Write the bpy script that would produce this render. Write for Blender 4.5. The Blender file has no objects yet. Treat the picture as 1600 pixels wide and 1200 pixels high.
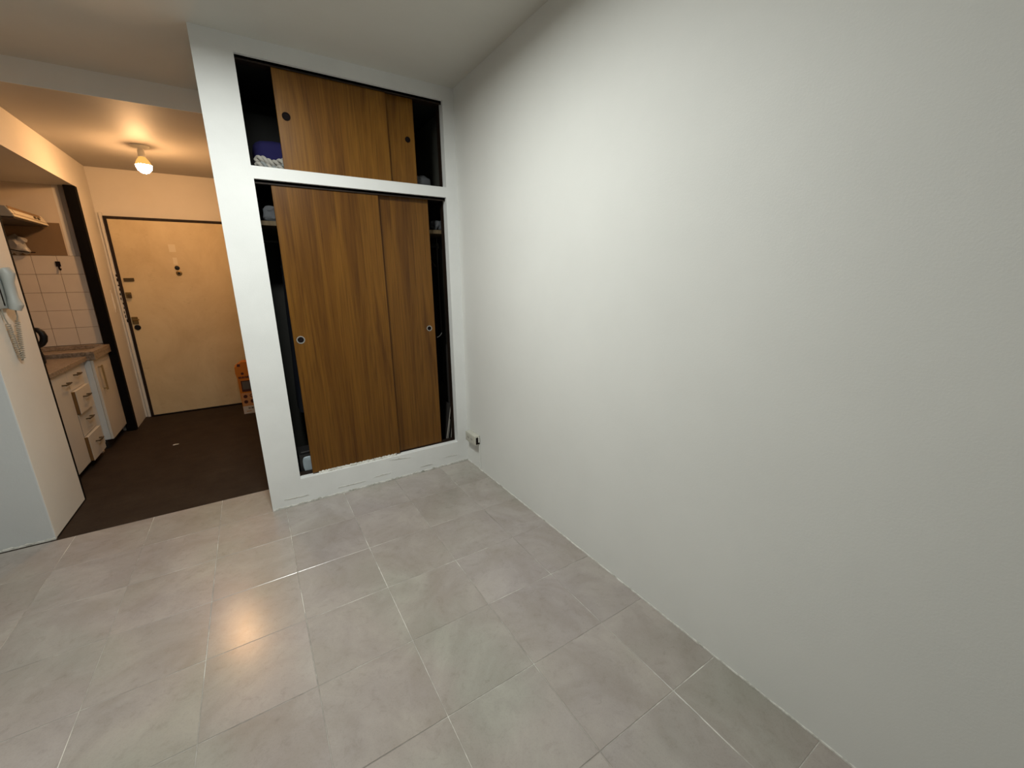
import bpy, bmesh, math, random
from mathutils import Matrix, Vector, noise

random.seed(7)
sc = bpy.context.scene
COL = sc.collection

# ------------------------------------------------------------------ camera
cam_d = bpy.data.cameras.new('camera')
cam_d.sensor_fit = 'HORIZONTAL'
cam_d.sensor_width = 36.0
cam_d.lens = 637.386 / 1600 * 36.0
cam_d.clip_start = 0.02
cam = bpy.data.objects.new('camera', cam_d)
COL.objects.link(cam)
RGT = Vector((0.8442696, -0.5357950, -0.0115129))
DWN = Vector((-0.1437396, -0.2056952, -0.9680023))
FWD = Vector((0.5162827, 0.8189097, -0.2506772))
M3 = Matrix((RGT, -DWN, -FWD)).transposed()
cam.matrix_world = Matrix.Translation((-1.31156, -2.75406, 1.40970)) @ M3.to_4x4()
sc.camera = cam

# ------------------------------------------------------------------ world and exposure
w = bpy.data.worlds.new('world')
sc.world = w
w.use_nodes = True
w.node_tree.nodes['Background'].inputs[0].default_value = (0.02, 0.022, 0.026, 1)
w.node_tree.nodes['Background'].inputs[1].default_value = 0.3
sc.view_settings.view_transform = 'Standard'
sc.view_settings.look = 'None'
sc.view_settings.gamma = 1.0
sc.view_settings.use_curve_mapping = False
sc.view_settings.exposure = 0.0
sc.cycles.max_bounces = 5
sc.cycles.diffuse_bounces = 4
sc.cycles.glossy_bounces = 2

LAMP_POS = (-1.29, -1.18, 2.60)          # flush ceiling lamp of the room, above the frame
LAMP_R = 0.15
LAMP_STRENGTH = 205.0
LAMP_COLOR = (0.97, 1.0, 0.95)
BULB_STRENGTH = 330.0
BULB_COLOR = (1.0, 0.545, 0.24)


# ------------------------------------------------------------------ helpers
def lin(c):
    return tuple(((v / 255) / 12.92 if v / 255 <= 0.04045 else ((v / 255 + 0.055) / 1.055) ** 2.4) for v in c)


def new_bm():
    return bmesh.new()


def bx(bm, x0, x1, y0, y1, z0, z1):
    v = [bm.verts.new(p) for p in ((x0, y0, z0), (x1, y0, z0), (x1, y1, z0), (x0, y1, z0),
                                   (x0, y0, z1), (x1, y0, z1), (x1, y1, z1), (x0, y1, z1))]
    for f in ((0, 3, 2, 1), (4, 5, 6, 7), (0, 1, 5, 4), (1, 2, 6, 5), (2, 3, 7, 6), (3, 0, 4, 7)):
        bm.faces.new([v[i] for i in f])
    return v


def bevel(bm, w_, seg=2):
    bmesh.ops.bevel(bm, geom=list(bm.edges), offset=w_, segments=seg, profile=0.6, affect='EDGES', clamp_overlap=True)


def bbox_bm(x0, x1, y0, y1, z0, z1, b=0.0, seg=2):
    bm = new_bm()
    bx(bm, x0, x1, y0, y1, z0, z1)
    if b:
        bevel(bm, b, seg)
    return bm


def tube(bm, pts, r, sides=8, caps=True, radii=None):
    pts = [Vector(p) for p in pts]
    n = len(pts)
    rings = []
    up = Vector((0, 0, 1))
    t0 = (pts[1] - pts[0]).normalized()
    if abs(t0.dot(up)) > 0.9:
        up = Vector((1, 0, 0))
    nrm = (up - t0 * up.dot(t0)).normalized()
    for i in range(n):
        a = pts[max(i - 1, 0)]
        b = pts[min(i + 1, n - 1)]
        t = (b - a).normalized()
        nrm = (nrm - t * nrm.dot(t)).normalized()
        bi = t.cross(nrm)
        rr = radii[i] if radii else r
        rings.append([bm.verts.new(pts[i] + (nrm * math.cos(2 * math.pi * k / sides) + bi * math.sin(2 * math.pi * k / sides)) * rr)
                      for k in range(sides)])
    for i in range(n - 1):
        for k in range(sides):
            bm.faces.new((rings[i][k], rings[i][(k + 1) % sides], rings[i + 1][(k + 1) % sides], rings[i + 1][k]))
    if caps:
        bm.faces.new(rings[0][::-1])
        bm.faces.new(rings[-1])


def lathe(bm, prof, axis_pt, axis='z', seg=32):
    """prof: list of (radius, height) along the axis; closed with caps where radius > 0."""
    o = Vector(axis_pt)

    def P(r, h, a):
        c, s = math.cos(a) * r, math.sin(a) * r
        if axis == 'z':
            return o + Vector((c, s, h))
        if axis == 'y':
            return o + Vector((c, h, s))
        return o + Vector((h, c, s))
    rings = []
    for r, h in prof:
        if r < 1e-6:
            rings.append([bm.verts.new(P(0, h, 0))])
        else:
            rings.append([bm.verts.new(P(r, h, 2 * math.pi * k / seg)) for k in range(seg)])
    for a, b in zip(rings, rings[1:]):
        for k in range(seg):
            k2 = (k + 1) % seg
            if len(a) == 1 and len(b) == 1:
                continue
            if len(a) == 1:
                bm.faces.new((a[0], b[k2], b[k]))
            elif len(b) == 1:
                bm.faces.new((a[k], a[k2], b[0]))
            else:
                bm.faces.new((a[k], a[k2], b[k2], b[k]))
    if len(rings[0]) > 1:
        bm.faces.new(rings[0][::-1])
    if len(rings[-1]) > 1:
        bm.faces.new(rings[-1])


def obj(name, bm, mat, parent=None, smooth=False, origin=None):
    """One mesh object. Coordinates in bm are world coordinates; a parented part keeps its place."""
    bmesh.ops.recalc_face_normals(bm, faces=list(bm.faces))
    me = bpy.data.meshes.new(name)
    if origin is not None:
        bmesh.ops.translate(bm, verts=list(bm.verts), vec=-Vector(origin))
    bm.to_mesh(me)
    bm.free()
    if smooth:
        for p in me.polygons:
            p.use_smooth = True
        try:
            me.set_sharp_from_angle(angle=math.radians(38))
        except Exception:
            pass
    me.materials.append(mat)
    o = bpy.data.objects.new(name, me)
    COL.objects.link(o)
    if origin is not None:
        o.location = origin
    if parent is not None:
        o.parent = parent
        o.matrix_parent_inverse = WORLD[parent.name].inverted()
    WORLD[o.name] = (WORLD[parent.name] if False else Matrix.Translation(origin if origin is not None else (0, 0, 0)))
    return o


WORLD = {}


def thing(name, label, cat, loc=(0, 0, 0), group=None):
    o = bpy.data.objects.new(name, None)
    o.empty_display_size = 0.05
    COL.objects.link(o)
    o.location = loc
    WORLD[o.name] = Matrix.Translation(loc)
    tag(o, label, cat, group)
    return o


def tag(o, label, cat, group=None):
    o['label'] = label
    o['category'] = cat
    if group:
        o['group'] = group
    return o


def struct(name, bm, mat, label=None, parent=None, origin=None, smooth=False):
    o = obj(name, bm, mat, parent, origin=origin, smooth=smooth)
    if parent is None:
        o['kind'] = 'structure'
        if label:
            o['label'] = label
    return o


# ------------------------------------------------------------------ materials
def mat(name, color=(0.8, 0.8, 0.8), rough=0.5, metal=0.0, spec=0.5):
    m = bpy.data.materials.new(name)
    m.use_nodes = True
    b = m.node_tree.nodes['Principled BSDF']
    b.inputs['Base Color'].default_value = (*color, 1)
    b.inputs['Roughness'].default_value = rough
    b.inputs['Metallic'].default_value = metal
    b.inputs['Specular IOR Level'].default_value = spec
    return m


def nodes(m):
    nt = m.node_tree
    return nt, nt.nodes, nt.links, nt.nodes['Principled BSDF']


def noise_tex(nt, vec, scale, detail=4, rough=0.55, dist=0.0, mscale=None, kind='Object'):
    tc = nt.nodes.new('ShaderNodeTexCoord')
    src = tc.outputs[kind] if vec is None else vec
    if mscale:
        mp = nt.nodes.new('ShaderNodeMapping')
        mp.inputs['Scale'].default_value = mscale
        nt.links.new(src, mp.inputs['Vector'])
        src = mp.outputs[0]
    n = nt.nodes.new('ShaderNodeTexNoise')
    n.inputs['Scale'].default_value = scale
    n.inputs['Detail'].default_value = detail
    n.inputs['Roughness'].default_value = rough
    n.inputs['Distortion'].default_value = dist
    nt.links.new(src, n.inputs['Vector'])
    return n.outputs['Fac']


def ramp(nt, fac, stops):
    r = nt.nodes.new('ShaderNodeValToRGB')
    el = r.color_ramp.elements
    while len(el) < len(stops):
        el.new(0.5)
    for e, (p, c) in zip(el, stops):
        e.position = p
        e.color = (*c, 1)
    nt.links.new(fac, r.inputs[0])
    return r.outputs[0]


def mix(nt, a, b, fac, mode='MIX'):
    n = nt.nodes.new('ShaderNodeMix')
    n.data_type = 'RGBA'
    n.blend_type = mode
    for s, v in ((n.inputs[6], a), (n.inputs[7], b), (n.inputs[0], fac)):
        if hasattr(v, 'links'):
            nt.links.new(v, s)
        elif isinstance(v, (int, float)):
            s.default_value = v
        else:
            s.default_value = (*v, 1)
    return n.outputs[2]


def bump(nt, bsdf, h, strength, dist):
    b = nt.nodes.new('ShaderNodeBump')
    b.inputs['Strength'].default_value = strength
    b.inputs['Distance'].default_value = dist
    nt.links.new(h, b.inputs['Height'])
    nt.links.new(b.outputs[0], bsdf.inputs['Normal'])


def paint(name, c, var=0.06, rough=0.6, bscale=160, bstr=0.25, bdist=0.0012, big=1.6):
    m = mat(name, c, rough, spec=0.3)
    nt, ns, ln, b = nodes(m)
    n = noise_tex(nt, None, big, 5, 0.6)
    lo = tuple(v * (1 - var) for v in c)
    hi = tuple(min(1, v * (1 + var * 0.6)) for v in c)
    ln.new(ramp(nt, n, [(0.3, lo), (0.7, hi)]), b.inputs['Base Color'])
    bump(nt, b, noise_tex(nt, None, bscale, 3, 0.6), bstr, bdist)
    return m


def wood(name, dark, mid, light, rough=0.38, sx=13.0, sz=0.62, grain=True):
    m = mat(name, mid, rough, spec=0.28)
    nt, ns, ln, b = nodes(m)
    n1 = noise_tex(nt, None, 1.0, 5, 0.6, 1.1, (sx, 2.0, sz))
    n2 = noise_tex(nt, None, 1.0, 3, 0.65, 0.2, (95, 20, 2.2))
    n3 = noise_tex(nt, None, 1.0, 3, 0.5, 0.5, (2.6, 1, 0.5))
    c1 = ramp(nt, n1, [(0.26, dark), (0.44, mid), (0.60, light), (0.78, mid)])
    c2 = ramp(nt, n2, [(0.28, (0.60, 0.56, 0.50)), (0.46, (0.95, 0.94, 0.92)), (0.66, (1.14, 1.14, 1.12))])
    c = mix(nt, c1, c2, 1.0, 'MULTIPLY')
    c3 = ramp(nt, n3, [(0.3, (0.78, 0.74, 0.7)), (0.7, (1.08, 1.06, 1.0))])
    c = mix(nt, c, c3, 1.0, 'MULTIPLY')
    ln.new(c, b.inputs['Base Color'])
    bump(nt, b, n2, 0.12, 0.0006)
    return m


M = {}
M['wall'] = paint('wall_paint', (0.74, 0.745, 0.72), 0.035)
M['closet'] = paint('closet_paint', (0.77, 0.78, 0.77), 0.045, bstr=0.3, big=4.0)
M['beam'] = paint('beam_lightened_paint', (0.84, 0.83, 0.80), 0.03)
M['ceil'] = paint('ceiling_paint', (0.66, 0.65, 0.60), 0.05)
M['creamside'] = paint('pillar_cream_paint', (0.80, 0.76, 0.68), 0.05, bstr=0.35, bscale=90)
M['cream'] = paint('pillar_paint', (0.57, 0.585, 0.585), 0.05, bstr=0.35, bscale=90)
M['hall'] = paint('hall_paint', (0.67, 0.635, 0.57), 0.06, bstr=0.35, bscale=90)
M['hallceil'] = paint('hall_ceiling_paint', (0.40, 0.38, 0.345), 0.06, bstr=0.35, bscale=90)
M['kitchenwall'] = paint('kitchen_wall_paint', (0.60, 0.52, 0.42), 0.08)
M['brownwall'] = paint('bare_brown_plaster', (0.20, 0.13, 0.07), 0.15, bscale=60, bstr=0.5)
M['greyplain'] = paint('grey_strip_plain', (0.33, 0.30, 0.28), 0.2, bscale=60, bstr=0.5)
M['blackpaint'] = mat('black_paint', (0.0025, 0.002, 0.0022), 0.7, spec=0.1)
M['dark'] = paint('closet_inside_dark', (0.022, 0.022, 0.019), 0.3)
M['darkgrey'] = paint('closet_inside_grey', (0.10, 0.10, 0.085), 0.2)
M['wood'] = wood('door_veneer', (0.068, 0.025, 0.003), (0.118, 0.048, 0.0055), (0.162, 0.071, 0.009))
M['wood2'] = wood('door_veneer_light', (0.072, 0.027, 0.003), (0.15, 0.062, 0.0075), (0.22, 0.10, 0.013), sx=10.0, sz=1.0)
M['woodedge'] = wood('door_edge_wood', (0.10, 0.04, 0.01), (0.17, 0.07, 0.02), (0.24, 0.11, 0.03))
M['jamb'] = wood('jamb_dark_wood', (0.006, 0.003, 0.0016), (0.011, 0.0055, 0.003), (0.02, 0.010, 0.005), 0.65)
M['shelf'] = wood('shelf_pale_wood', (0.07, 0.05, 0.025), (0.11, 0.078, 0.042), (0.15, 0.11, 0.065), 0.7)
M['chrome'] = mat('worn_chrome', (0.52, 0.51, 0.48), 0.42, 0.85)
M['pullrim'] = mat('pull_rim_metal', (0.30, 0.27, 0.22), 0.45, 0.9)
M['railmetal'] = mat('dull_rail_metal', (0.05, 0.05, 0.048), 0.5, 0.6)
M['black'] = mat('black_plastic', (0.006, 0.006, 0.007), 0.4, spec=0.25)
M['pullcup'] = mat('pull_cup_brown', (0.008, 0.005, 0.005), 0.8, spec=0.1)
M['rubberdark'] = mat('gap_shade_wire_dark', (0.012, 0.009, 0.007), 0.9, spec=0.1)  # shade colour for gaps and openings, also plain dark wire and cable
M['brass'] = mat('old_brass', (0.22, 0.15, 0.06), 0.45, 0.8)
M['patch'] = mat('pale_door_patch', (0.66, 0.58, 0.42), 0.5)
M['white_plastic'] = mat('white_plastic', (0.70, 0.69, 0.64), 0.4)
M['old_plastic'] = paint('old_outlet_plastic', (0.56, 0.55, 0.48), 0.12, rough=0.45, bstr=0.1)
M['bluegrey'] = mat('bluegrey_plastic', (0.44, 0.455, 0.43), 0.42)
M['cordgrey'] = mat('cord_plastic', (0.36, 0.33, 0.27), 0.45)
M['cab'] = paint('cabinet_laminate', (0.60, 0.56, 0.49), 0.04, rough=0.35, bstr=0.05)
M['cabside'] = paint('cabinet_side_cool_lit', (0.60, 0.61, 0.60), 0.04, rough=0.4, bstr=0.05)  # side copy of the laminate, cool room light put into its colour
M['cabwood'] = wood('cabinet_carcass_wood', (0.10, 0.045, 0.012), (0.17, 0.08, 0.024), (0.24, 0.12, 0.04), 0.5)
M['handle'] = mat('antique_handle', (0.10, 0.07, 0.035), 0.42, 0.7)
M['handle_wood'] = mat('pale_gold_handle', (0.34, 0.24, 0.11), 0.42, 0.5)
M['plinth'] = mat('plinth_dark', (0.010, 0.008, 0.007), 0.7)
M['doorpaint'] = None
M['bluecloth'] = mat('blue_cloth', (0.022, 0.020, 0.085), 0.9, spec=0.1)
M['rope'] = mat('grey_rope', (0.42, 0.40, 0.36), 0.9, spec=0.1)
M['tealcloth'] = mat('pale_teal_cloth', (0.27, 0.29, 0.285), 0.9, spec=0.1)
M['greycloth'] = mat('grey_cloth', (0.085, 0.088, 0.095), 0.9, spec=0.1)
M['denim'] = mat('navy_cloth', (0.018, 0.020, 0.030), 0.9, spec=0.1)
M['plasticbag'] = mat('pale_plastic_bag', (0.34, 0.32, 0.29), 0.4)
M['bagblue'] = mat('pale_blue_plastic', (0.36, 0.42, 0.46), 0.35)
M['caseblack'] = mat('case_black', (0.018, 0.017, 0.017), 0.4)
M['board'] = mat('grey_board_edge', (0.42, 0.39, 0.34), 0.6)
M['boardd'] = mat('dark_board', (0.035, 0.030, 0.027), 0.6)
M['orange'] = paint('orange_carton', (0.50, 0.17, 0.018), 0.12, rough=0.5, bstr=0.05)
M['orangelt'] = mat('pale_orange_print', (0.52, 0.25, 0.10), 0.5)
M['maroon'] = mat('maroon_print', (0.055, 0.010, 0.008), 0.5)
M['printgrey'] = mat('grey_print', (0.09, 0.085, 0.075), 0.5)
M['labelwhite'] = mat('label_white', (0.58, 0.52, 0.46), 0.5)
M['hoodpaint'] = mat('hood_cream_enamel', (0.62, 0.55, 0.42), 0.4)
M['hoodgrey'] = mat('hood_grey_side', (0.33, 0.31, 0.27), 0.5)
M['hoodtrim'] = mat('hood_brown_trim', (0.20, 0.12, 0.05), 0.5)
M['hooddark'] = mat('hood_underside_dark', (0.055, 0.036, 0.020), 0.7)


def mk_emit(name, color, strength):
    m = bpy.data.materials.new(name)
    m.use_nodes = True
    nt = m.node_tree
    nt.nodes.clear()
    e = nt.nodes.new('ShaderNodeEmission')
    o = nt.nodes.new('ShaderNodeOutputMaterial')
    e.inputs[0].default_value = (*color, 1)
    e.inputs[1].default_value = strength
    nt.links.new(e.outputs[0], o.inputs[0])
    return m


M['lamp'] = mk_emit('lamp_diffuser', LAMP_COLOR, LAMP_STRENGTH)
M['bulb'] = mk_emit('bulb_glow', BULB_COLOR, BULB_STRENGTH)
M['bulbneck'] = mk_emit('bulb_neck_glow', (1.0, 0.50, 0.12), 1.1)


def mk_tile():
    m = mat('floor_tile_ceramic', (0.3, 0.29, 0.27), 0.36, spec=0.62)
    nt, ns, ln, b = nodes(m)
    geo = nt.nodes.new('ShaderNodeNewGeometry')
    oi = nt.nodes.new('ShaderNodeObjectInfo')
    mul = nt.nodes.new('ShaderNodeMath'); mul.operation = 'MULTIPLY'; mul.inputs[1].default_value = 37.0
    ln.new(oi.outputs['Random'], mul.inputs[0])
    comb = nt.nodes.new('ShaderNodeCombineXYZ')
    ln.new(mul.outputs[0], comb.inputs[2])
    add = nt.nodes.new('ShaderNodeVectorMath'); add.operation = 'ADD'
    ln.new(geo.outputs['Position'], add.inputs[0]); ln.new(comb.outputs[0], add.inputs[1])
    v = add.outputs[0]
    big = noise_tex(nt, v, 3.2, 6, 0.62, 0.8)
    wide = noise_tex(nt, geo.outputs['Position'], 1.5, 3, 0.5, 0.3)
    fine = noise_tex(nt, v, 26, 6, 0.7, 0.5)
    speck = noise_tex(nt, v, 210, 2, 0.6)
    c = ramp(nt, big, [(0.30, (0.295, 0.268, 0.244)), (0.48, (0.335, 0.310, 0.288)), (0.62, (0.375, 0.350, 0.325)), (0.8, (0.42, 0.397, 0.37))])
    tint = ramp(nt, wide, [(0.34, (1.03, 0.985, 1.02)), (0.5, (1.03, 0.99, 0.965)), (0.64, (0.965, 1.0, 0.94))])
    c = mix(nt, c, tint, 0.8, 'MULTIPLY')
    rt = ramp(nt, oi.outputs['Random'], [(0.0, (0.93, 0.93, 0.94)), (0.35, (1.02, 0.985, 0.95)), (0.7, (0.97, 0.985, 0.94)), (1.0, (1.03, 1.0, 1.02))])
    c = mix(nt, c, rt, 0.35, 'MULTIPLY')
    f = ramp(nt, fine, [(0.28, (0.84, 0.83, 0.82)), (0.45, (1, 1, 1)), (0.75, (1.05, 1.05, 1.05))])
    c = mix(nt, c, f, 0.8, 'MULTIPLY')
    s = ramp(nt, speck, [(0.28, (0.9, 0.9, 0.9)), (0.5, (1.02, 1.02, 1.02))])
    c = mix(nt, c, s, 0.6, 'MULTIPLY')
    ln.new(c, b.inputs['Base Color'])
    r = nt.nodes.new('ShaderNodeMapRange')
    r.inputs['To Min'].default_value = 0.19
    r.inputs['To Max'].default_value = 0.27
    ln.new(fine, r.inputs['Value'])
    ln.new(r.outputs[0], b.inputs['Roughness'])
    bump(nt, b, noise_tex(nt, v, 70, 3, 0.6), 0.10, 0.0006)
    return m


def mk_grout():
    m = mat('floor_grout', (0.5, 0.5, 0.46), 0.85, spec=0.2)
    nt, ns, ln, b = nodes(m)
    n = noise_tex(nt, None, 2.6, 5, 0.75)
    ln.new(ramp(nt, n, [(0.28, (0.13, 0.115, 0.10)), (0.40, (0.27, 0.25, 0.225)), (0.52, (0.42, 0.40, 0.365)), (0.60, (0.66, 0.64, 0.59)), (0.75, (0.78, 0.76, 0.71))]), b.inputs['Base Color'])
    return m


def mk_plaster():
    m = mat('rough_chipped_plaster', (0.6, 0.6, 0.56), 0.85, spec=0.2)
    nt, ns, ln, b = nodes(m)
    n = noise_tex(nt, None, 14, 8, 0.75)
    ln.new(ramp(nt, n, [(0.32, (0.10, 0.095, 0.08)), (0.42, (0.42, 0.41, 0.37)), (0.55, (0.66, 0.65, 0.61)), (0.8, (0.74, 0.73, 0.69))]), b.inputs['Base Color'])
    bump(nt, b, noise_tex(nt, None, 60, 5, 0.7), 0.6, 0.004)
    return m


def mk_lino():
    m = mat('hall_dark_floor', (0.03, 0.02, 0.015), 0.75, spec=0.2)
    nt, ns, ln, b = nodes(m)
    n = noise_tex(nt, None, 5, 8, 0.7)
    n2 = noise_tex(nt, None, 90, 4, 0.7)
    c = ramp(nt, n, [(0.3, (0.023, 0.014, 0.009)), (0.6, (0.036, 0.024, 0.016)), (0.8, (0.050, 0.036, 0.026))])
    c = mix(nt, c, ramp(nt, n2, [(0.3, (0.8, 0.8, 0.8)), (0.7, (1.12, 1.12, 1.12))]), 0.8, 'MULTIPLY')
    ln.new(c, b.inputs['Base Color'])
    bump(nt, b, n2, 0.3, 0.002)
    return m


def mk_doorpaint():
    m = mat('entrance_door_paint', (0.5, 0.4, 0.25), 0.5, spec=0.35)
    nt, ns, ln, b = nodes(m)
    n = noise_tex(nt, None, 2.2, 6, 0.65, 0.4, (1, 1, 0.8))
    n2 = noise_tex(nt, None, 11, 6, 0.7)
    c = ramp(nt, n, [(0.3, (0.50, 0.395, 0.235)), (0.55, (0.60, 0.495, 0.31)), (0.75, (0.66, 0.56, 0.36))])
    c = mix(nt, c, ramp(nt, n2, [(0.24, (0.72, 0.70, 0.66)), (0.40, (1, 1, 1))]), 0.7, 'MULTIPLY')
    ln.new(c, b.inputs['Base Color'])
    return m


def mk_granite():
    m = mat('worktop_granite', (0.3, 0.24, 0.18), 0.35, spec=0.5)
    nt, ns, ln, b = nodes(m)
    n = noise_tex(nt, None, 55, 6, 0.8)
    ln.new(ramp(nt, n, [(0.32, (0.09, 0.058, 0.038)), (0.48, (0.22, 0.165, 0.12)), (0.6, (0.32, 0.26, 0.20)), (0.75, (0.18, 0.13, 0.09))]), b.inputs['Base Color'])
    return m


M['tile'] = mk_tile()
M['grout'] = mk_grout()
M['plaster'] = mk_plaster()
M['lino'] = mk_lino()
M['doorpaint'] = mk_doorpaint()
M['granite'] = mk_granite()
M['walltile'] = paint('kitchen_tile_glaze', (0.60, 0.54, 0.47), 0.06, rough=0.25, bstr=0.0, big=5)
M['wallgrout'] = mat('kitchen_tile_grout', (0.16, 0.105, 0.065), 0.9)

# ------------------------------------------------------------------ dimensions (metres)
H = 2.60          # room ceiling
HH = 2.47         # hall ceiling
XW = -1.371       # left end of the closet front
XP = -2.43        # hall left face / pillar side
YB = 2.92         # hall back wall
XL, YR = -3.70, -4.20     # unseen left and rear walls of the room
KX = -3.10        # kitchen recess back wall
YE = 2.50         # kitchen recess end wall
KZ = 2.22         # kitchen recess soffit

# ------------------------------------------------------------------ shell
floor = struct('floor', bbox_bm(XL, 0.0, YR, 0.345, -0.10, -0.0011), M['grout'], 'grey stone-look ceramic tile floor of the room')
struct('floor_hall', bbox_bm(KX, XW, 0.345, YB + 0.02, -0.10, 0.001), M['lino'], 'dark brown worn floor of the entrance hall')
struct('wall_right', bbox_bm(0.0, 0.15, YR, 0.80, 0, H + 0.1), M['wall'], 'long plain white wall on the right')
struct('wall_rear', bbox_bm(XL, 0.0, YR - 0.15, YR, 0, H + 0.1), M['wall'])
struct('wall_left', bbox_bm(XL - 0.15, XL, YR, 0.36, 0, H + 0.1), M['wall'])
struct('ceiling', bbox_bm(XL, 0.0, YR, 0.86, H, H + 0.1), M['ceil'], 'grey-white ceiling of the room')
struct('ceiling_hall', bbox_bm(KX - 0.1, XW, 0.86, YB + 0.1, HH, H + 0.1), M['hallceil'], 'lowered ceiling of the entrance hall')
wp = struct('wall_pillar', bbox_bm(XL, XP, 0.36, 0.873, 0, H + 0.05, 0.006), M['cream'], 'short wall end beside the kitchen nook')
wp.data.materials.append(M['creamside'])          # the end face has a lighter cream colour, the front is grey
for p in wp.data.polygons:
    if p.normal.x > 0.8:
        p.material_index = 1
# the drop between the two ceilings is lightened in place of lamp light
struct('trim_10', bbox_bm(XP, XW, 0.8575, 0.8605, HH - 0.0005, H), M['beam'], 'drop between room and hall ceilings, light put into its colour')

# closet front: a masonry face with two openings
LO = (-1.193, -0.083, 0.174, 1.944)     # lower opening x0 x1 z0 z1
UO = (-1.197, -0.079, 2.007, 2.521)     # upper opening
TH = 0.10
bm = new_bm()
bx(bm, XW, LO[0], 0, TH, 0, LO[3])
bx(bm, XW, UO[0], 0, TH, LO[3], H)
bx(bm, LO[1], 0, 0, TH, 0, LO[3])
bx(bm, UO[1], 0, 0, TH, LO[3], H)
bx(bm, LO[0], LO[1], 0, TH, 0, LO[2])
bx(bm, UO[0], UO[1], 0, TH, LO[3], UO[2])
bx(bm, UO[0], UO[1], 0, TH, UO[3], H)
bx(bm, XW, XW + 0.07, TH, 0.72, 0, H)         # closet side toward the hall
wc = struct('wall_closet', bm, M['closet'], 'white masonry front of the built-in closet')
rs = random.Random(11)
for (xa, xb, za, zb, hh) in ((-0.625, -0.470, 0.160, 0.140, 0.007), (-0.40, -0.30, 0.045, 0.042, 0.006), (-0.98, -0.80, 0.050, 0.046, 0.008),
                             (-1.30, -1.16, 0.060, 0.052, 0.010), (-0.74, -0.62, 0.060, 0.058, 0.006), (-0.20, -0.10, 0.075, 0.068, 0.006)):
    bm = new_bm()                                   # smeared filler streaks on the plinth of the closet
    prev = None
    for i in range(19):
        u = i / 18
        x = xa + (xb - xa) * u
        z = za + (zb - za) * u + rs.uniform(-0.0015, 0.0015)
        h = max(0.0006, hh * math.sin(math.pi * u) * rs.uniform(0.5, 1.0))
        ring = [bm.verts.new((x, 0.001, z - h / 2)), bm.verts.new((x, -0.0025, z - h * 0.2)), bm.verts.new((x, -0.0025, z + h * 0.2)), bm.verts.new((x, 0.001, z + h / 2))]
        if prev:
            for k in range(4):
                bm.faces.new((prev[k], prev[(k + 1) % 4], ring[(k + 1) % 4], ring[k]))
        prev = ring
    obj('plaster_streak', bm, M['plaster'], wc)
bm = new_bm()
bx(bm, XW + 0.0, XW + 0.12, 0.72, YB + 0.1, 0, H)
struct('wall_hall_right', bm, M['hall'])
bm = new_bm()
bx(bm, XP - 0.15, XP, YE, YB, 0, HH)
bx(bm, KX, XP, 0.873, YE, KZ, HH + 0.05)
struct('wall_hall_left', bm, M['hall'], 'hall wall with the beam above the kitchen nook')
struct('wall_kitchen_back', bbox_bm(KX - 0.1, KX, 0.873, YE + 0.1, 0, KZ), M['kitchenwall'])
wke = struct('wall_kitchen_end', bbox_bm(KX, XP - 0.15, YE, YE + 0.1, 0, KZ), M['kitchenwall'], 'end wall of the kitchen nook, half tiled')
struct('wall_hall_back', bbox_bm(XP - 0.15, XW + 0.1, YB, YB + 0.12, 0, HH), M['hall'], 'hall end wall around the entrance door')

# inside of the closet
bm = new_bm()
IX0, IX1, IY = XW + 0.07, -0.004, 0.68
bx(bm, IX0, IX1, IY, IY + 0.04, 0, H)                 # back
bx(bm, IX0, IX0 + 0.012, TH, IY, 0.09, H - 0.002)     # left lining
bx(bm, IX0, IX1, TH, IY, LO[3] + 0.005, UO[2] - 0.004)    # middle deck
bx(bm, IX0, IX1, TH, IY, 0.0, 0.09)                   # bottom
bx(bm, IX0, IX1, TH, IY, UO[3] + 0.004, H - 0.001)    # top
struct('wall_closet_inside', bm, M['dark'], 'dark inside of the built-in closet')
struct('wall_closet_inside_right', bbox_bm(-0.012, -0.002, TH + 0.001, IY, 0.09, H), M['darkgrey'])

# ------------------------------------------------------------------ floor tiles (35 cm)
T = 0.35
GX = [-0.2485 - T * k for k in range(0, 11)]
xe = [0.0] + GX
xe = [x for x in xe if x > XL] + [XL]
ye = [0.3445] + [-0.005 - T * k for k in range(0, 13)]
ye = [y for y in ye if y > YR] + [YR]
cache = {}


def tile_mesh(w_, d_, key):
    if key in cache:
        return cache[key]
    bm = new_bm()
    hx, hy = w_ / 2, d_ / 2
    rings = []
    for (i, z) in ((0, -0.006), (0, -0.0008), (0.0012, 0.0)):
        rings.append([bm.verts.new((sx * (hx - i), sy * (hy - i), z)) for sx, sy in ((-1, -1), (1, -1), (1, 1), (-1, 1))])
    for a, b in zip(rings, rings[1:]):
        for k in range(4):
            bm.faces.new((a[k], a[(k + 1) % 4], b[(k + 1) % 4], b[k]))
    bm.faces.new(rings[-1])
    me = bpy.data.meshes.new('tile')
    bm.to_mesh(me)
    bm.free()
    me.materials.append(M['tile'])
    cache[key] = me
    return me


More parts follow.
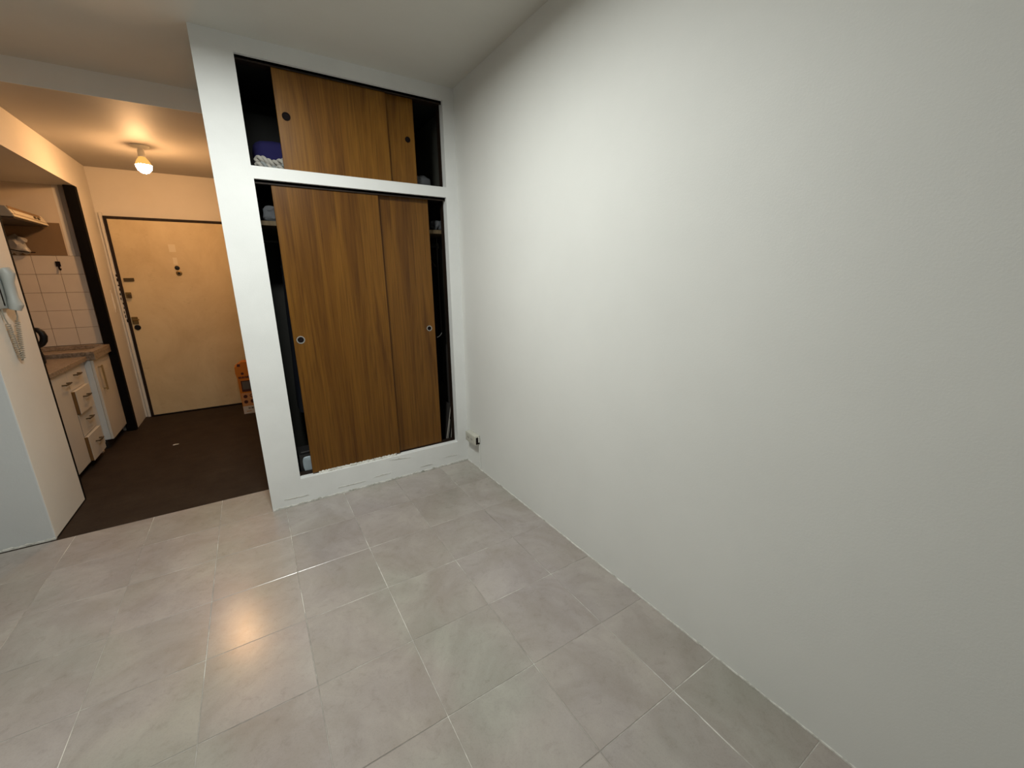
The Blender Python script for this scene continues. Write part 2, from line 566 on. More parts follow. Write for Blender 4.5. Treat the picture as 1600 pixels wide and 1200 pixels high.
rt = random.Random(3)
for i in range(len(xe) - 1):
    for j in range(len(ye) - 1):
        x1, x0 = xe[i], xe[i + 1]
        y1, y0 = ye[j], ye[j + 1]
        if j == 0 and (x1 + x0) / 2 > XW:
            if x0 < XW - 0.02:
                x1 = XW
            else:
                continue
        g = 0.0026
        w_, d_ = x1 - x0 - g, y1 - y0 - g
        if w_ < 0.02 or d_ < 0.02:
            continue
        key = (round(w_, 3), round(d_, 3))
        o = bpy.data.objects.new('tile', tile_mesh(w_, d_, key))
        COL.objects.link(o)
        o.location = ((x0 + x1) / 2 + rt.uniform(-.0005, .0005), (y0 + y1) / 2 + rt.uniform(-.0005, .0005), rt.uniform(-0.0003, 0.0002))
        o.rotation_euler = (rt.uniform(-1, 1) * 0.0007, rt.uniform(-1, 1) * 0.0007, rt.uniform(-1, 1) * 0.0008)
        o.parent = floor


# ------------------------------------------------------------------ chipped plaster beads at the floor joints
def bead(name, p0, p1, out, n, hmin, hmax, dmin, dmax, m, seed=0, label=None, z0=0.0):
    rr = random.Random(seed)
    bm = new_bm()
    p0, p1, out = Vector(p0), Vector(p1), Vector(out)
    prev = None
    for i in range(n + 1):
        t = i / n
        q = p0.lerp(p1, t)
        a = 0.5 + 0.5 * noise.noise(Vector((t * 63, seed, 0))) + rr.uniform(-.12, .12)
        b = 0.5 + 0.5 * noise.noise(Vector((t * 47, seed + 5, 2))) + rr.uniform(-.12, .12)
        h = hmin + (hmax - hmin) * min(1, max(0, a))
        d = dmin + (dmax - dmin) * min(1, max(0, b))
        ring = [bm.verts.new(q + Vector((0, 0, z0)) - out * 0.004), bm.verts.new(q + out * d + Vector((0, 0, z0))),
                bm.verts.new(q + out * d * 0.75 + Vector((0, 0, z0 + h * 0.55))), bm.verts.new(q - out * 0.004 + Vector((0, 0, z0 + h)))]
        if prev:
            for k in range(4):
                bm.faces.new((prev[k], prev[(k + 1) % 4], ring[(k + 1) % 4], ring[k]))
        else:
            bm.faces.new(ring)
        prev = ring
    bm.faces.new(prev)
    return struct(name, bm, m, label, smooth=False)


bead('trim_1', (0, -0.004, 0), (0, YR, 0), (-1, 0, 0), 260, 0.003, 0.012, 0.001, 0.007, M['plaster'], 1, 'chipped plaster line along the foot of the right wall')
bead('trim_2', (XW + 0.002, 0, 0), (-0.002, 0, 0), (0, -1, 0), 150, 0.004, 0.026, 0.0005, 0.006, M['plaster'], 2, 'rough plaster edge along the foot of the closet')
bead('trim_3', (XL, 0.36, 0), (XP, 0.36, 0), (0, -1, 0), 120, 0.006, 0.028, 0.002, 0.008, M['plaster'], 3, 'rough plaster edge along the foot of the short wall')
bead('trim_4', (-1.08, 0.026, 0), (-0.56, 0.026, 0), (0, -1, 0), 70, 0.004, 0.020, 0.004, 0.020, M['plaster'], 4, 'chipped white plaster lip under the large closet door', z0=LO[2] - 0.001)
# dark strip, coloured as the shaded gap at the foot of the pillar side
struct('trim_5', bbox_bm(XP - 0.002, XP + 0.004, 0.375, 0.872, 0.0, 0.007), M['rubberdark'], 'dark strip painted as the shaded gap along the foot of the short wall')
# thin dark wood channels of the closet openings
k = 6
for (o_, side) in ((LO, 'lower'), (UO, 'upper')):
    bm = new_bm()
    bx(bm, o_[0], o_[1], 0.022, TH, o_[3] - 0.012, o_[3])
    bx(bm, o_[0], o_[1], 0.022, 0.026, o_[3] - 0.020, o_[3])
    bx(bm, o_[1] - 0.005, o_[1], 0.056, TH, o_[2], o_[3] - 0.012)
    bx(bm, o_[0], o_[1] - 0.005, 0.050, TH, o_[2], o_[2] + 0.006)
    struct('trim_%d' % k, bm, M['jamb'], 'dark wooden sliding channel around the %s closet opening' % side)
    k += 1


# ------------------------------------------------------------------ closet sliding doors
def sliding_door(label, x0, x1, z0, z1, y0, px, pz, pr, m, rimm, group):
    t = thing('sliding_door', label, 'door', ((x0 + x1) / 2, y0 + 0.008, z0), group)
    org = (x0 + 0.21, y0, z0)
    # panel with a real hole for the pull is faked by a recessed cup set proud of the veneer
    obj('panel', bbox_bm(x0, x1, y0, y0 + 0.018, z0, z1, 0.0012, 1), m, t, origin=org)
    bm = new_bm()
    lathe(bm, [(pr * 0.86, -0.0004), (pr, -0.0008), (pr * 1.0, -0.0026), (pr * 0.80, -0.0030), (pr * 0.74, -0.0012), (pr * 0.72, 0.002), (0, 0.002)][::1], (px, y0, pz), 'y', 28)
    r_ = obj('finger_pull', bm, rimm, t, smooth=True)
    r_['label'] = 'round recessed finger pull'
    bm = new_bm()
    lathe(bm, [(0, -0.0010), (pr * 0.72, -0.0012), (pr * 0.72, -0.0002), (0, -0.0002)], (px, y0, pz), 'y', 24)
    obj('cup', bm, M['pullcup'], r_, smooth=True)
    return t


sliding_door('large lower brown wood sliding door of the closet, in front', -1.115, -0.532, 0.182, 1.936, 0.030, -1.076, 1.061, 0.0235, M['wood'], M['chrome'], None)
sliding_door('lower brown wood sliding door of the closet, behind and to the right', -0.775, -0.194, 0.182, 1.934, 0.058, -0.238, 1.068, 0.0195, M['wood'], M['chrome'], None)
sliding_door('upper wide amber wood sliding door of the closet, in front', -1.037, -0.438, 2.010, 2.512, 0.030, -0.993, 2.279, 0.021, M['wood2'], M['pullcup'], None)
sliding_door('upper amber wood sliding door of the closet, narrow strip at right', -0.845, -0.258, 2.012, 2.510, 0.058, -0.305, 2.275, 0.017, M['wood2'], M['pullcup'], None)


# ------------------------------------------------------------------ soft lumps (cloth)
def lump(x0, x1, y0, y1, z0, z1, seed, amp=0.012, freq=18, cuts=5, flat=True):
    bm = new_bm()
    bx(bm, x0, x1, y0, y1, z0, z1)
    bmesh.ops.subdivide_edges(bm, edges=list(bm.edges), cuts=cuts, use_grid_fill=True)
    c = Vector(((x0 + x1) / 2, (y0 + y1) / 2, (z0 + z1) / 2))
    hx, hy, hz = (x1 - x0) / 2, (y1 - y0) / 2, (z1 - z0) / 2
    for v in bm.verts:
        q = Vector(((v.co.x - c.x) / hx, (v.co.y - c.y) / hy, (v.co.z - c.z) / hz))
        s = q.copy()
        L = max(1e-6, (abs(q.x) ** 4 + abs(q.y) ** 4 + abs(q.z) ** 4) ** 0.25)
        s = q / L if L > 1 else q
        v.co = c + Vector((s.x * hx, s.y * hy, s.z * hz))
        d = Vector((noise.noise(v.co * freq + Vector((seed, 0, 0))), noise.noise(v.co * freq + Vector((0, seed, 9))), noise.noise(v.co * freq * 1.4 + Vector((4, 0, seed)))))
        v.co += d * amp
        if flat:
            v.co.z = max(v.co.z, z0)
    for f in bm.faces:
        f.smooth = True
    return bm


UF = UO[2] + 0.0   # upper deck height at the front
tag(obj('folded_blanket', lump(-1.165, -0.90, 0.20, 0.46, UF - 0.003, 2.205, 3, 0.012, 12, 7), M['bluecloth'], smooth=True), 'dark blue folded blanket on the upper closet deck', 'blanket')
t = thing('rope', 'pale grey twisted rope lying in front of the blue blanket', 'rope', (-1.09, 0.15, UF))
for s in range(2):
    for layer in range(2):
        bm = new_bm()
        pts = []
        for i in range(60):
            u = i / 59
            x = -1.165 + 0.165 * u
            a = u * 2 * math.pi * 3.2 + s * math.pi + layer * 0.9
            pts.append((x, 0.150 + 0.012 * math.cos(a) - 0.012 * layer, UF + 0.062 - 0.034 * layer + 0.008 * math.sin(u * 9) + 0.011 * math.sin(a)))
        tube(bm, pts, 0.010, 8)
        obj('strand', bm, M['rope'] if not (s and layer) else M['tealcloth'], t, smooth=True)
tag(obj('crumpled_cloth', lump(-0.30, -0.13, 0.11, 0.30, UF - 0.003, UF + 0.085, 13, 0.022, 14, 7), M['greycloth'], smooth=True), 'dark grey crumpled cloth at the right of the upper closet deck', 'cloth')

# shelf, rail and things in the lower closet
tag(obj('closet_shelf', bbox_bm(IX0 + 0.013, -0.0135, 0.125, IY - 0.002, 1.722, 1.748, 0.002, 1), M['shelf'], origin=(-0.6, 0.3, 1.72)), 'pale worn wooden shelf inside the lower closet', 'shelf')
tag(obj('crumpled_bag', lump(-1.165, -1.05, 0.16, 0.27, 1.7475, 1.835, 21, 0.020, 26, 6), M['greycloth'], smooth=True), 'grey crumpled bag on the left end of the closet shelf', 'bag')
tag(obj('plastic_bag', lump(-0.115, -0.035, 0.15, 0.25, 1.7475, 1.815, 25, 0.020, 26, 6), M['greycloth'], smooth=True), 'grey crumpled bag on the right end of the closet shelf', 'bag')
t = thing('clothes_rail', 'thin metal clothes rail under the closet shelf', 'rail', (-0.6, 0.36, 1.65))
bm = new_bm(); tube(bm, [(IX0 + 0.012, 0.36, 1.655), (-0.0125, 0.36, 1.655)], 0.012, 12)
obj('rod', bm, M['railmetal'], t, smooth=True)
for xx in (IX0 + 0.018, -0.018):
    bm = new_bm(); lathe(bm, [(0.012, -0.005), (0.024, -0.005), (0.024, 0.005), (0.012, 0.005)], (xx, 0.36, 1.655), 'x', 16)
    obj('socket', bm, M['pullrim'], t, smooth=True)


def garment(label, x, y, m, seed, zb=0.75, wd=0.035):
    t = thing('hanging_garment', label, 'clothing', (x, y, zb))
    bm = new_bm()
    # hanger
    tube(bm, [(x, y - 0.19, 1.50), (x, y, 1.60), (x, y + 0.19, 1.50)], 0.006, 8)
    hk = [(x, y, 1.60), (x, y, 1.635)] + [(x, y + 0.018 - 0.018 * math.cos(a), 1.645 + 0.027 * math.sin(a)) for a in [i * math.pi / 8 for i in range(1, 10)]]
    tube(bm, hk, 0.002, 6)
    obj('hanger', bm, M['pullrim'], t, smooth=True)
    bm = new_bm()
    ny, nz = 14, 14
    rr = random.Random(seed)
    for side in (-1, 1):
        grid = []
        for j in range(nz + 1):
            row = []
            for i in range(ny + 1):
                u, v = i / ny, j / nz
                yy = y - 0.20 + 0.40 * u
                topz = 1.615 - 0.115 * abs(u - 0.5) * 2
                z = topz + (zb - topz) * v
                th = (0.010 + wd * v) * math.sin(math.pi * min(1, max(0.04, u))) ** 0.5
                th += 0.012 * v * noise.noise(Vector((u * 7, v * 3, seed + side)))
                row.append(bm.verts.new((x + side * abs(th), yy, z)))
            grid.append(row)
        for j in range(nz):
            for i in range(ny):
                bm.faces.new((grid[j][i], grid[j][i + 1], grid[j + 1][i + 1], grid[j + 1][i]))
    bmesh.ops.remove_doubles(bm, verts=list(bm.verts), dist=0.0015)
    obj('cloth', bm, m, t, smooth=True)
    return t


garment('navy garment hanging at the left end of the closet', -1.085, 0.36, M['denim'], 4, 0.55, 0.03)
garment('dark garment hanging at the right end of the closet', -0.10, 0.40, M['denim'], 9, 0.60, 0.028)

# case with a pale bag at the lower left of the closet
t = thing('storage_case', 'black case with a pale blue plastic window at the closet bottom left', 'case', (-1.12, 0.16, 0.09))
bm = bbox_bm(-1.178, -1.085, 0.125, 0.30, 0.09, 0.285, 0.006)
obj('body', bm, M['caseblack'], t)
obj('window', lump(-1.160, -1.094, 0.117, 0.135, 0.165, 0.268, 31, 0.006, 30, 5, False), M['bagblue'], t, smooth=True)
bm = new_bm()
for zz in (0.142, 0.155):
    tube(bm, [(-1.172, 0.121, zz), (-1.09, 0.121, zz + 0.004)], 0.0025, 6)
obj('clasp', bm, M['chrome'], t, smooth=True)
bm = new_bm(); tube(bm, [(-1.165, 0.14, 0.283), (-1.16, 0.135, 0.298), (-1.105, 0.135, 0.300), (-1.10, 0.14, 0.283)], 0.004, 8)
obj('handle', bm, M['caseblack'], t, smooth=True)


# boards leaning at the lower right of the closet
def board(name, label, p_top, p_bot, width, th, m, cat):
    """a flat board whose narrow edge faces the room; leans in the x direction"""
    pt, pb = Vector(p_top), Vector(p_bot)
    bm = new_bm()
    d = (pt - pb).normalized()
    side = Vector((0, 1, 0)).cross(d).normalized() * th
    yv = Vector((0, width, 0))
    vs = []
    for base in (pb, pt):
        vs.append([bm.verts.new(base), bm.verts.new(base + side), bm.verts.new(base + side + yv), bm.verts.new(base + yv)])
    for k_ in range(4):
        bm.faces.new((vs[0][k_], vs[0][(k_ + 1) % 4], vs[1][(k_ + 1) % 4], vs[1][k_]))
    bm.faces.new(vs[0][::-1]); bm.faces.new(vs[1])
    o = obj(name, bm, M['boardd'])
    o.data.materials.append(m)
    for p in o.data.polygons:                     # only the narrow edge toward the room is pale
        if p.normal.y < -0.8:
            p.material_index = 1
    return tag(o, label, cat)


board('plank', 'tall thin grey plank leaning in the closet bottom right', (-0.052, 0.125, 0.910), (-0.060, 0.125, 0.091), 0.09, 0.008, M['board'], 'plank')
board('panel_board', 'grey board leaning left in the closet bottom right, topmost', (-0.078, 0.118, 0.448), (-0.143, 0.118, 0.091), 0.16, 0.007, M['board'], 'board')
board('panel_board', 'short grey board in the middle of the leaning closet boards', (-0.092, 0.116, 0.328), (-0.127, 0.116, 0.091), 0.15, 0.004, M['board'], 'board')
board('panel_board', 'short pale board nearest the jamb among the leaning closet boards', (-0.072, 0.116, 0.338), (-0.100, 0.116, 0.091), 0.15, 0.005, M['board'], 'board')
t = thing('wire_hook', 'thin metal wire hook hanging in the closet right gap', 'hook', (-0.14, 0.14, 0.98))
bm = new_bm()
pts = [(-0.150 + 0.040 * u, 0.14, 0.985 + 0.030 * u * u + 0.002) for u in [i / 10 for i in range(11)]]
tube(bm, pts, 0.0022, 6)
obj('hook', bm, M['chrome'], t, smooth=True)
bm = new_bm(); tube(bm, [(-0.110, 0.14, 1.017), (-0.112, 0.14, 1.25), (-0.112, 0.135, 1.722)], 0.0012, 5)
obj('wire', bm, M['rubberdark'], t, smooth=True)

# ------------------------------------------------------------------ surface outlet on the right wall
t = thing('outlet_box', 'old white surface outlet box low on the right wall', 'outlet', (0, -0.15, 0.24))
bm = new_bm()
bx(bm, -0.044, -0.001, -0.216, -0.062, 0.205, 0.278)
bevel(bm, 0.004, 2)
obj('housing', bm, M['old_plastic'], t, smooth=True)
bm = bbox_bm(-0.046, -0.0435, -0.205, -0.075, 0.212, 0.271, 0.0015, 1)
obj('cover_plate', bm, M['old_plastic'], t)
for k_ in range(2):
    bm = new_bm()
    cy = -0.112 - 0.055 * k_
    for sy in (-1, 1):
        bx(bm, -0.0468, -0.0458, cy + sy * 0.008 - 0.0016, cy + sy * 0.008 + 0.0016, 0.236, 0.250)
    obj('socket_slot', bm, M['black'], t)
bm = new_bm()
bx(bm, -0.034, -0.006, -0.2185, -0.2155, 0.214, 0.266)
o = obj('side_opening_shade', bm, M['rubberdark'], t)  # dark plate coloured as the shaded inside of the box
bm = bbox_bm(-0.016, -0.0055, -0.2225, -0.2150, 0.226, 0.270, 0.0015, 1)
obj('cable_clip', bm, M['white_plastic'], t)
# painted-over cable duct below it
tag(obj('cable_duct', bbox_bm(-0.007, -0.0005, -0.222, -0.208, 0.012, 0.206, 0.002, 1), M['wall']), 'thin painted cable duct below the outlet box', 'duct')

# ------------------------------------------------------------------ room ceiling lamp (above the frame) and hall bulb
t = thing('ceiling_lamp', 'round flush white ceiling lamp lighting the room', 'lamp', LAMP_POS)
bm = new_bm()
lathe(bm, [(LAMP_R + 0.03, 0.0), (LAMP_R + 0.03, -0.028), (LAMP_R + 0.018, -0.038), (LAMP_R + 0.004, -0.038), (LAMP_R + 0.001, -0.026), (0, -0.026)], (LAMP_POS[0], LAMP_POS[1], H - 0.001), 'z', 48)
obj('housing', bm, M['white_plastic'], t, smooth=True)
bm = new_bm()
vs = [bm.verts.new((LAMP_POS[0] + LAMP_R * math.cos(a), LAMP_POS[1] + LAMP_R * math.sin(a), H - 0.0285)) for a in [2 * math.pi * k_ / 40 for k_ in range(40)]]
f = bm.faces.new(vs[::-1])
me = bpy.data.meshes.new('diffuser'); bm.to_mesh(me); bm.free(); me.materials.append(M['lamp'])
o = bpy.data.objects.new('diffuser', me); COL.objects.link(o); o.parent = t; o.matrix_parent_inverse = WORLD[t.name].inverted()
# (the face points down: its back lies against the housing)

BX, BY = -1.868, 1.90
t = thing('light_bulb', 'glowing warm bare bulb in a white holder on the hall ceiling', 'light bulb', (BX, BY, HH))
bm = new_bm()
lathe(bm, [(0.060, 0.0), (0.060, -0.006), (0.052, -0.013), (0.016, -0.016), (0, -0.016)], (BX, BY, HH - 0.0005), 'z', 32)
obj('ceiling_rose', bm, M['white_plastic'], t, smooth=True)
bm = new_bm()
lathe(bm, [(0.017, -0.014), (0.017, -0.030), (0.022, -0.036), (0.024, -0.075), (0.026, -0.082), (0, -0.082)], (BX, BY, HH), 'z', 24)
obj('lamp_holder', bm, M['white_plastic'], t, smooth=True)
bm = new_bm()
lathe(bm, [(0.018, -0.080), (0.024, -0.086), (0.037, -0.104), (0.048, -0.126), (0.0515, -0.140), (0.0, -0.141)], (BX, BY, HH), 'z', 32)
obj('bulb_neck', bm, M['bulbneck'], t, smooth=True)
bm = new_bm()
prof = [(0.0, -0.1415)] + [(0.052 * math.cos(a), -0.142 - 0.062 * math.sin(a)) for a in [i * math.pi / 2 / 10 for i in range(0, 10)]] + [(0, -0.204)]
lathe(bm, prof, (BX, BY, HH), 'z', 32)
obj('bulb_globe', bm, M['bulb'], t, smooth=True)

# ------------------------------------------------------------------ entrance door
d = struct('door_1', bbox_bm(-2.356, -1.425, YB - 0.030, YB - 0.002, 0.016, 2.012, 0.002, 1), M['doorpaint'], 'yellowed cream entrance door with old locks', origin=(-1.9, YB, 0))
bm = new_bm()
bx(bm, -2.378, -2.354, YB - 0.034, YB, 0.0, 2.038)
bx(bm, -1.427, -1.405, YB - 0.034, YB, 0.0, 2.038)
bx(bm, -2.354, -1.427, YB - 0.034, YB, 2.013, 2.038)
obj('frame', bm, M['jamb'], d)
obj('threshold_shade', bbox_bm(-2.378, -1.405, YB - 0.040, YB - 0.030, 0.001, 0.015), M['rubberdark'], d)  # dark strip carries the shade of the gap under the door
YD = YB - 0.030


def disc(name, x, z, r, h, m, parent, seg=20):
    bm = new_bm()
    lathe(bm, [(r, 0.001), (r, -h * 0.7), (r * 0.85, -h), (0, -h)], (x, YD, z), 'y', seg)
    return obj(name, bm, m, parent, smooth=True)


disc('peephole', -1.893, 1.556, 0.022, 0.006, M['black'], d)
p_ = disc('peephole_ring', -1.886, 1.503, 0.026, 0.008, M['brass'], d)
disc('lens', -1.886, 1.503, 0.012, 0.011, M['black'], p_)
obj('bare_patch', bbox_bm(-1.930, -1.875, YD - 0.0008, YD + 0.001, 1.715, 1.790, 0.0004, 1), M['patch'], d)
obj('bare_patch', bbox_bm(-1.915, -1.880, YD - 0.0007, YD + 0.001, 1.590, 1.660, 0.0003, 1), M['patch'], d)
obj('bolt_plate', bbox_bm(-2.335, -2.255, YD - 0.012, YD, 1.425, 1.457, 0.002, 1), M['handle'], d)
lk = obj('lock_plate', bbox_bm(-2.348, -2.303, YD - 0.008, YD, 1.262, 1.318, 0.003, 1), M['brass'], d)
bm = new_bm(); lathe(bm, [(0.010, 0), (0.010, -0.02), (0.017, -0.024), (0.017, -0.034), (0, -0.036)], (-2.315, YD - 0.008, 1.285), 'y', 18)
obj('knob', bm, M['handle'], lk, smooth=True)
lk = obj('lock_plate', bbox_bm(-2.346, -2.298, YD - 0.012, YD, 0.998, 1.072, 0.004, 1), M['brass'], d)
bm = new_bm(); tube(bm, [(-2.335, YD - 0.012, 1.04), (-2.335, YD - 0.032, 1.04), (-2.30, YD - 0.034, 1.042), (-2.285, YD - 0.033, 1.044)], 0.006, 8)
obj('latch', bm, M['brass'], lk, smooth=True)
disc('cylinder_lock', -2.316, 0.963, 0.026, 0.012, M['black'], d)
# light casing between the corner and the dark frame
bm = new_bm()
bx(bm, -2.408, -2.379, YB - 0.020, YB, 0.0, 2.07)
bevel(bm, 0.003, 1)
struct('trim_8', bm, M['hall'], 'cream painted door casing at the hall corner')
# worn strike plate on casing
rr = random.Random(5)
bm = new_bm()
for z_ in [1.47 - 0.045 * i for i in range(11)]:
    hh = rr.uniform(0.012, 0.03)
    x_ = -2.392 + rr.uniform(-0.004, 0.004)
    bx(bm, x_, x_ + rr.uniform(0.006, 0.013), YB - 0.0215, YB - 0.0195, z_, z_ + hh)
struct('trim_9', bm, M['jamb'], 'dark chipped strike marks on the door casing')
bm = new_bm(); tube(bm, [(-2.425, YB - 0.16, 1.315), (-2.425, YB - 0.15, 1.16)], 0.006, 8); bx(bm, -2.43, -2.424, YB - 0.165, YB - 0.14, 1.13, 1.345)
bevel(bm, 0.001, 1)
tag(obj('cable_cover', bm, M['hall'], origin=(XP, YB - 0.15, 1.2)), 'narrow cream cable cover on the hall wall beside the door', 'cable cover')

# ------------------------------------------------------------------ orange carton
t = thing('carton', 'tall orange printed carton standing in the hall corner', 'carton', (-1.46, 2.45, 0))
CX0, CX1, CY0, CY1, CZ = -1.528, -1.374, 2.42, 2.56, 0.575
bm = new_bm()
prof = [(CX0, 0.0), (CX1, 0.0), (CX1, CZ), (CX0 + 0.055, CZ), (CX0 - 0.012, 0.525), (CX0 - 0.015, 0.46), (CX0 - 0.004, 0.40)]
a = [bm.verts.new((x, CY0, z)) for x, z in prof]
b_ = [bm.verts.new((x, CY1, z)) for x, z in prof]
n_ = len(prof)
bm.faces.new(a); bm.faces.new(b_[::-1])
for i in range(n_):
    bm.faces.new((a[i], b_[i], b_[(i + 1) % n_], a[(i + 1) % n_]))
body = obj('body', bm, M['orange'], t, origin=(CX0, CY0, 0))
yf = CY0 - 0.0012


def prnt(name, x0, x1, z0, z1, m, dy=0.0, par=None):
    return obj(name, bbox_bm(x0, x1, yf - dy, CY0 + 0.0002, z0, z1), m, par or t)


prnt('sticker', CX0 + 0.001, CX1, 0.0, 0.088, M['labelwhite'])
for i, wv in enumerate((0.010, 0.006, 0.012, 0.007, 0.010)):
    x_ = -1.478 + 0.0135 * i
    prnt('print_mark', x_, x_ + wv, 0.052, 0.070, M['printgrey'], 0.0006)
prnt('print_mark', -1.50, -1.455, 0.024, 0.032, M['orangelt'], 0.0006)
prnt('print_panel', CX0 + 0.004, CX1, 0.092, 0.235, M['orangelt'])
pc = prnt('picture', -1.508, -1.418, 0.250, 0.372, M['maroon'], 0.0002)
prnt('picture_screen', -1.498, -1.428, 0.275, 0.362, M['printgrey'], 0.0008, pc)
for i, wv in enumerate((0.012, 0.010, 0.013, 0.010, 0.012, 0.013, 0.011)):
    x_ = -1.520 + 0.0155 * i
    prnt('print_mark', x_, x_ + wv, 0.398, 0.420, M['maroon'], 0.0004)
bm = new_bm(); lathe(bm, [(0.014, 0.001), (0.014, -0.0012), (0, -0.0012)], (-1.480, CY0, 0.450), 'y', 16)
obj('print_mark', bm, M['maroon'], t)
for (x_, z_, r_, m_) in ((-1.488, 0.195, 0.019, 'maroon'), (-1.430, 0.200, 0.018, 'maroon'), (-1.490, 0.135, 0.019, 'maroon'), (-1.428, 0.137, 0.021, 'maroon')):
    bm = new_bm(); lathe(bm, [(r_, 0.001), (r_, -0.0018), (0, -0.0018)], (x_, CY0, z_), 'y', 18)
    obj('print_mark', bm, M[m_], t)
bm = new_bm(); lathe(bm, [(0.011, 0.001), (0.011, -0.0022), (0, -0.0022)], (-1.430, CY0, 0.200), 'y', 16)
obj('print_mark', bm, M['orangelt'], t)
prnt('flap', CX0 + 0.012, CX0 + 0.040, 0.528, 0.556, M['maroon'])

# ------------------------------------------------------------------ kitchen nook
# black posts at both sides of the nook
tag(obj('black_post', bbox_bm(-2.498, -2.424, 2.442, YE + 0.001, 0.001, KZ - 0.001, 0.002, 1), M['blackpaint']), 'black painted post at the far side of the kitchen nook', 'post')
tag(obj('black_post', bbox_bm(-2.50, -2.4305, 0.874, 0.897, 0.001, KZ - 0.001, 0.002, 1), M['blackpaint']), 'black painted strip along the near edge of the kitchen nook', 'post')
# patches on the end wall above the tiles
obj('bare_patch', bbox_bm(-3.02, -2.592, YE - 0.003, YE + 0.001, 1.648, 1.915), M['brownwall'], wke)
obj('grey_strip', bbox_bm(-2.540, -2.498, YE - 0.012, YE + 0.001, 1.646, KZ), M['greyplain'], wke)  # plain grey strip beside the black post
obj('tile_bed', bbox_bm(KX, -2.509, YE - 0.003, YE, 0.865, 1.646), M['wallgrout'], wke)
for i in range(4):
    for j in range(5):
        x1 = -2.513 - 0.1525 * i
        x0 = max(x1 - 0.1525, KX)
        z1 = 1.645 - 0.1555 * j
        z0 = z1 - 0.1555
        g = 0.0013
        bm = bbox_bm(x0 + g, x1 - g, YE - 0.0075, YE - 0.002, z0 + g, z1 - g, 0.001, 1)
        obj('tile', bm, M['walltile'], wke)
# little dark hook on the tiles
t = thing('wall_hook', 'small dark hook stuck on the kitchen tiles', 'hook', (-2.663, YE - 0.009, 1.56))
obj('plate', bbox_bm(-2.680, -2.650, YE - 0.016, YE - 0.0075, 1.555, 1.598, 0.002, 1), M['pullcup'], t)
bm = new_bm(); tube(bm, [(-2.664, YE - 0.012, 1.556), (-2.662, YE - 0.020, 1.535), (-2.655, YE - 0.030, 1.527), (-2.650, YE - 0.034, 1.538)], 0.006, 8)
obj('hook', bm, M['pullcup'], t, smooth=True)

# near cabinet: door and four drawers
XN = -2.53
t = thing('kitchen_cabinet', 'cream kitchen base cabinet with one door and four drawers', 'cabinet', (-2.8, 1.45, 0))
obj('body', bbox_bm(KX + 0.002, XN - 0.020, 0.91, 1.968, 0.065, 0.786, 0.001, 1), M['cabwood'], t, origin=(-2.8, 1.45, 0.06))
obj('plinth', bbox_bm(KX + 0.002, XN - 0.050, 0.91, 1.968, 0.0015, 0.065), M['plinth'], t)
ft = obj('foot', bbox_bm(-2.575, -2.545, 1.865, 1.90, 0.0015, 0.022, 0.003, 1), M['labelwhite'], t)
obj('side_strip', bbox_bm(XN - 0.0205, XN - 0.012, 1.845, 1.966, 0.065, 0.786), M['cabside'], t)


def bar_handle(par, x, y0, y1, z, sides=8):
    bm = new_bm()
    tube(bm, [(x, y0 + 0.012, z), (x + 0.024, y0 + 0.012, z)], 0.005, sides)
    tube(bm, [(x, y1 - 0.012, z), (x + 0.024, y1 - 0.012, z)], 0.005, sides)
    tube(bm, [(x + 0.025, y0, z), (x + 0.028, (y0 + y1) / 2, z), (x + 0.025, y1, z)], 0.006, sides, radii=[0.005, 0.0065, 0.005])
    obj('handle', bm, M['handle'], par, smooth=True)


dr = obj('door', bbox_bm(XN - 0.018, XN, 0.99, 1.497, 0.062, 0.782, 0.002, 1), M['cab'], t)
bar_handle(dr, XN, 1.36, 1.475, 0.700)
for (z0, z1, out) in ((0.628, 0.785, 0.0), (0.446, 0.622, 0.021), (0.268, 0.438, 0.002), (0.064, 0.258, 0.021)):
    xo = XN + out
    dr = obj('drawer', bbox_bm(XN - 0.0195, xo - 0.002, 1.503, 1.822, z0, z1, 0.001, 1), M['cabwood'], t)
    dr.data.materials.append(M['cab'])
    for p in dr.data.polygons:
        if abs(p.normal.z) > 0.8:
            p.material_index = 1
    obj('drawer_face', bbox_bm(xo - 0.002, xo, 1.502, 1.823, z0 - 0.001, z1 + 0.001), M['cab'], dr)
    bar_handle(dr, xo, 1.62, 1.73, (z0 + z1) / 2 + 0.022)

# far cabinet, deeper
XF = -2.485
t = thing('kitchen_cabinet', 'cream corner base cabinet with one tall handle beside the black post', 'cabinet', (-2.75, 2.2, 0))
obj('body', bbox_bm(KX + 0.002, XF - 0.019, 1.970, YE - 0.010, 0.082, 0.792, 0.0015, 1), M['cabside'], t)
obj('plinth', bbox_bm(KX + 0.002, XF - 0.05, 1.985, YE - 0.010, 0.0015, 0.082), M['plinth'], t)
dr = obj('door', bbox_bm(XF - 0.018, XF, 1.972, 2.438, 0.082, 0.790, 0.002, 1), M['cab'], t)
bm = new_bm()
tube(bm, [(XF, 2.055, 0.715), (XF + 0.028, 2.055, 0.715)], 0.006, 8)
tube(bm, [(XF, 2.055, 0.525), (XF + 0.028, 2.055, 0.525)], 0.006, 8)
bx(bm, XF + 0.022, XF + 0.030, 2.043, 2.067, 0.512, 0.728)
obj('handle', bm, M['handle_wood'], dr)

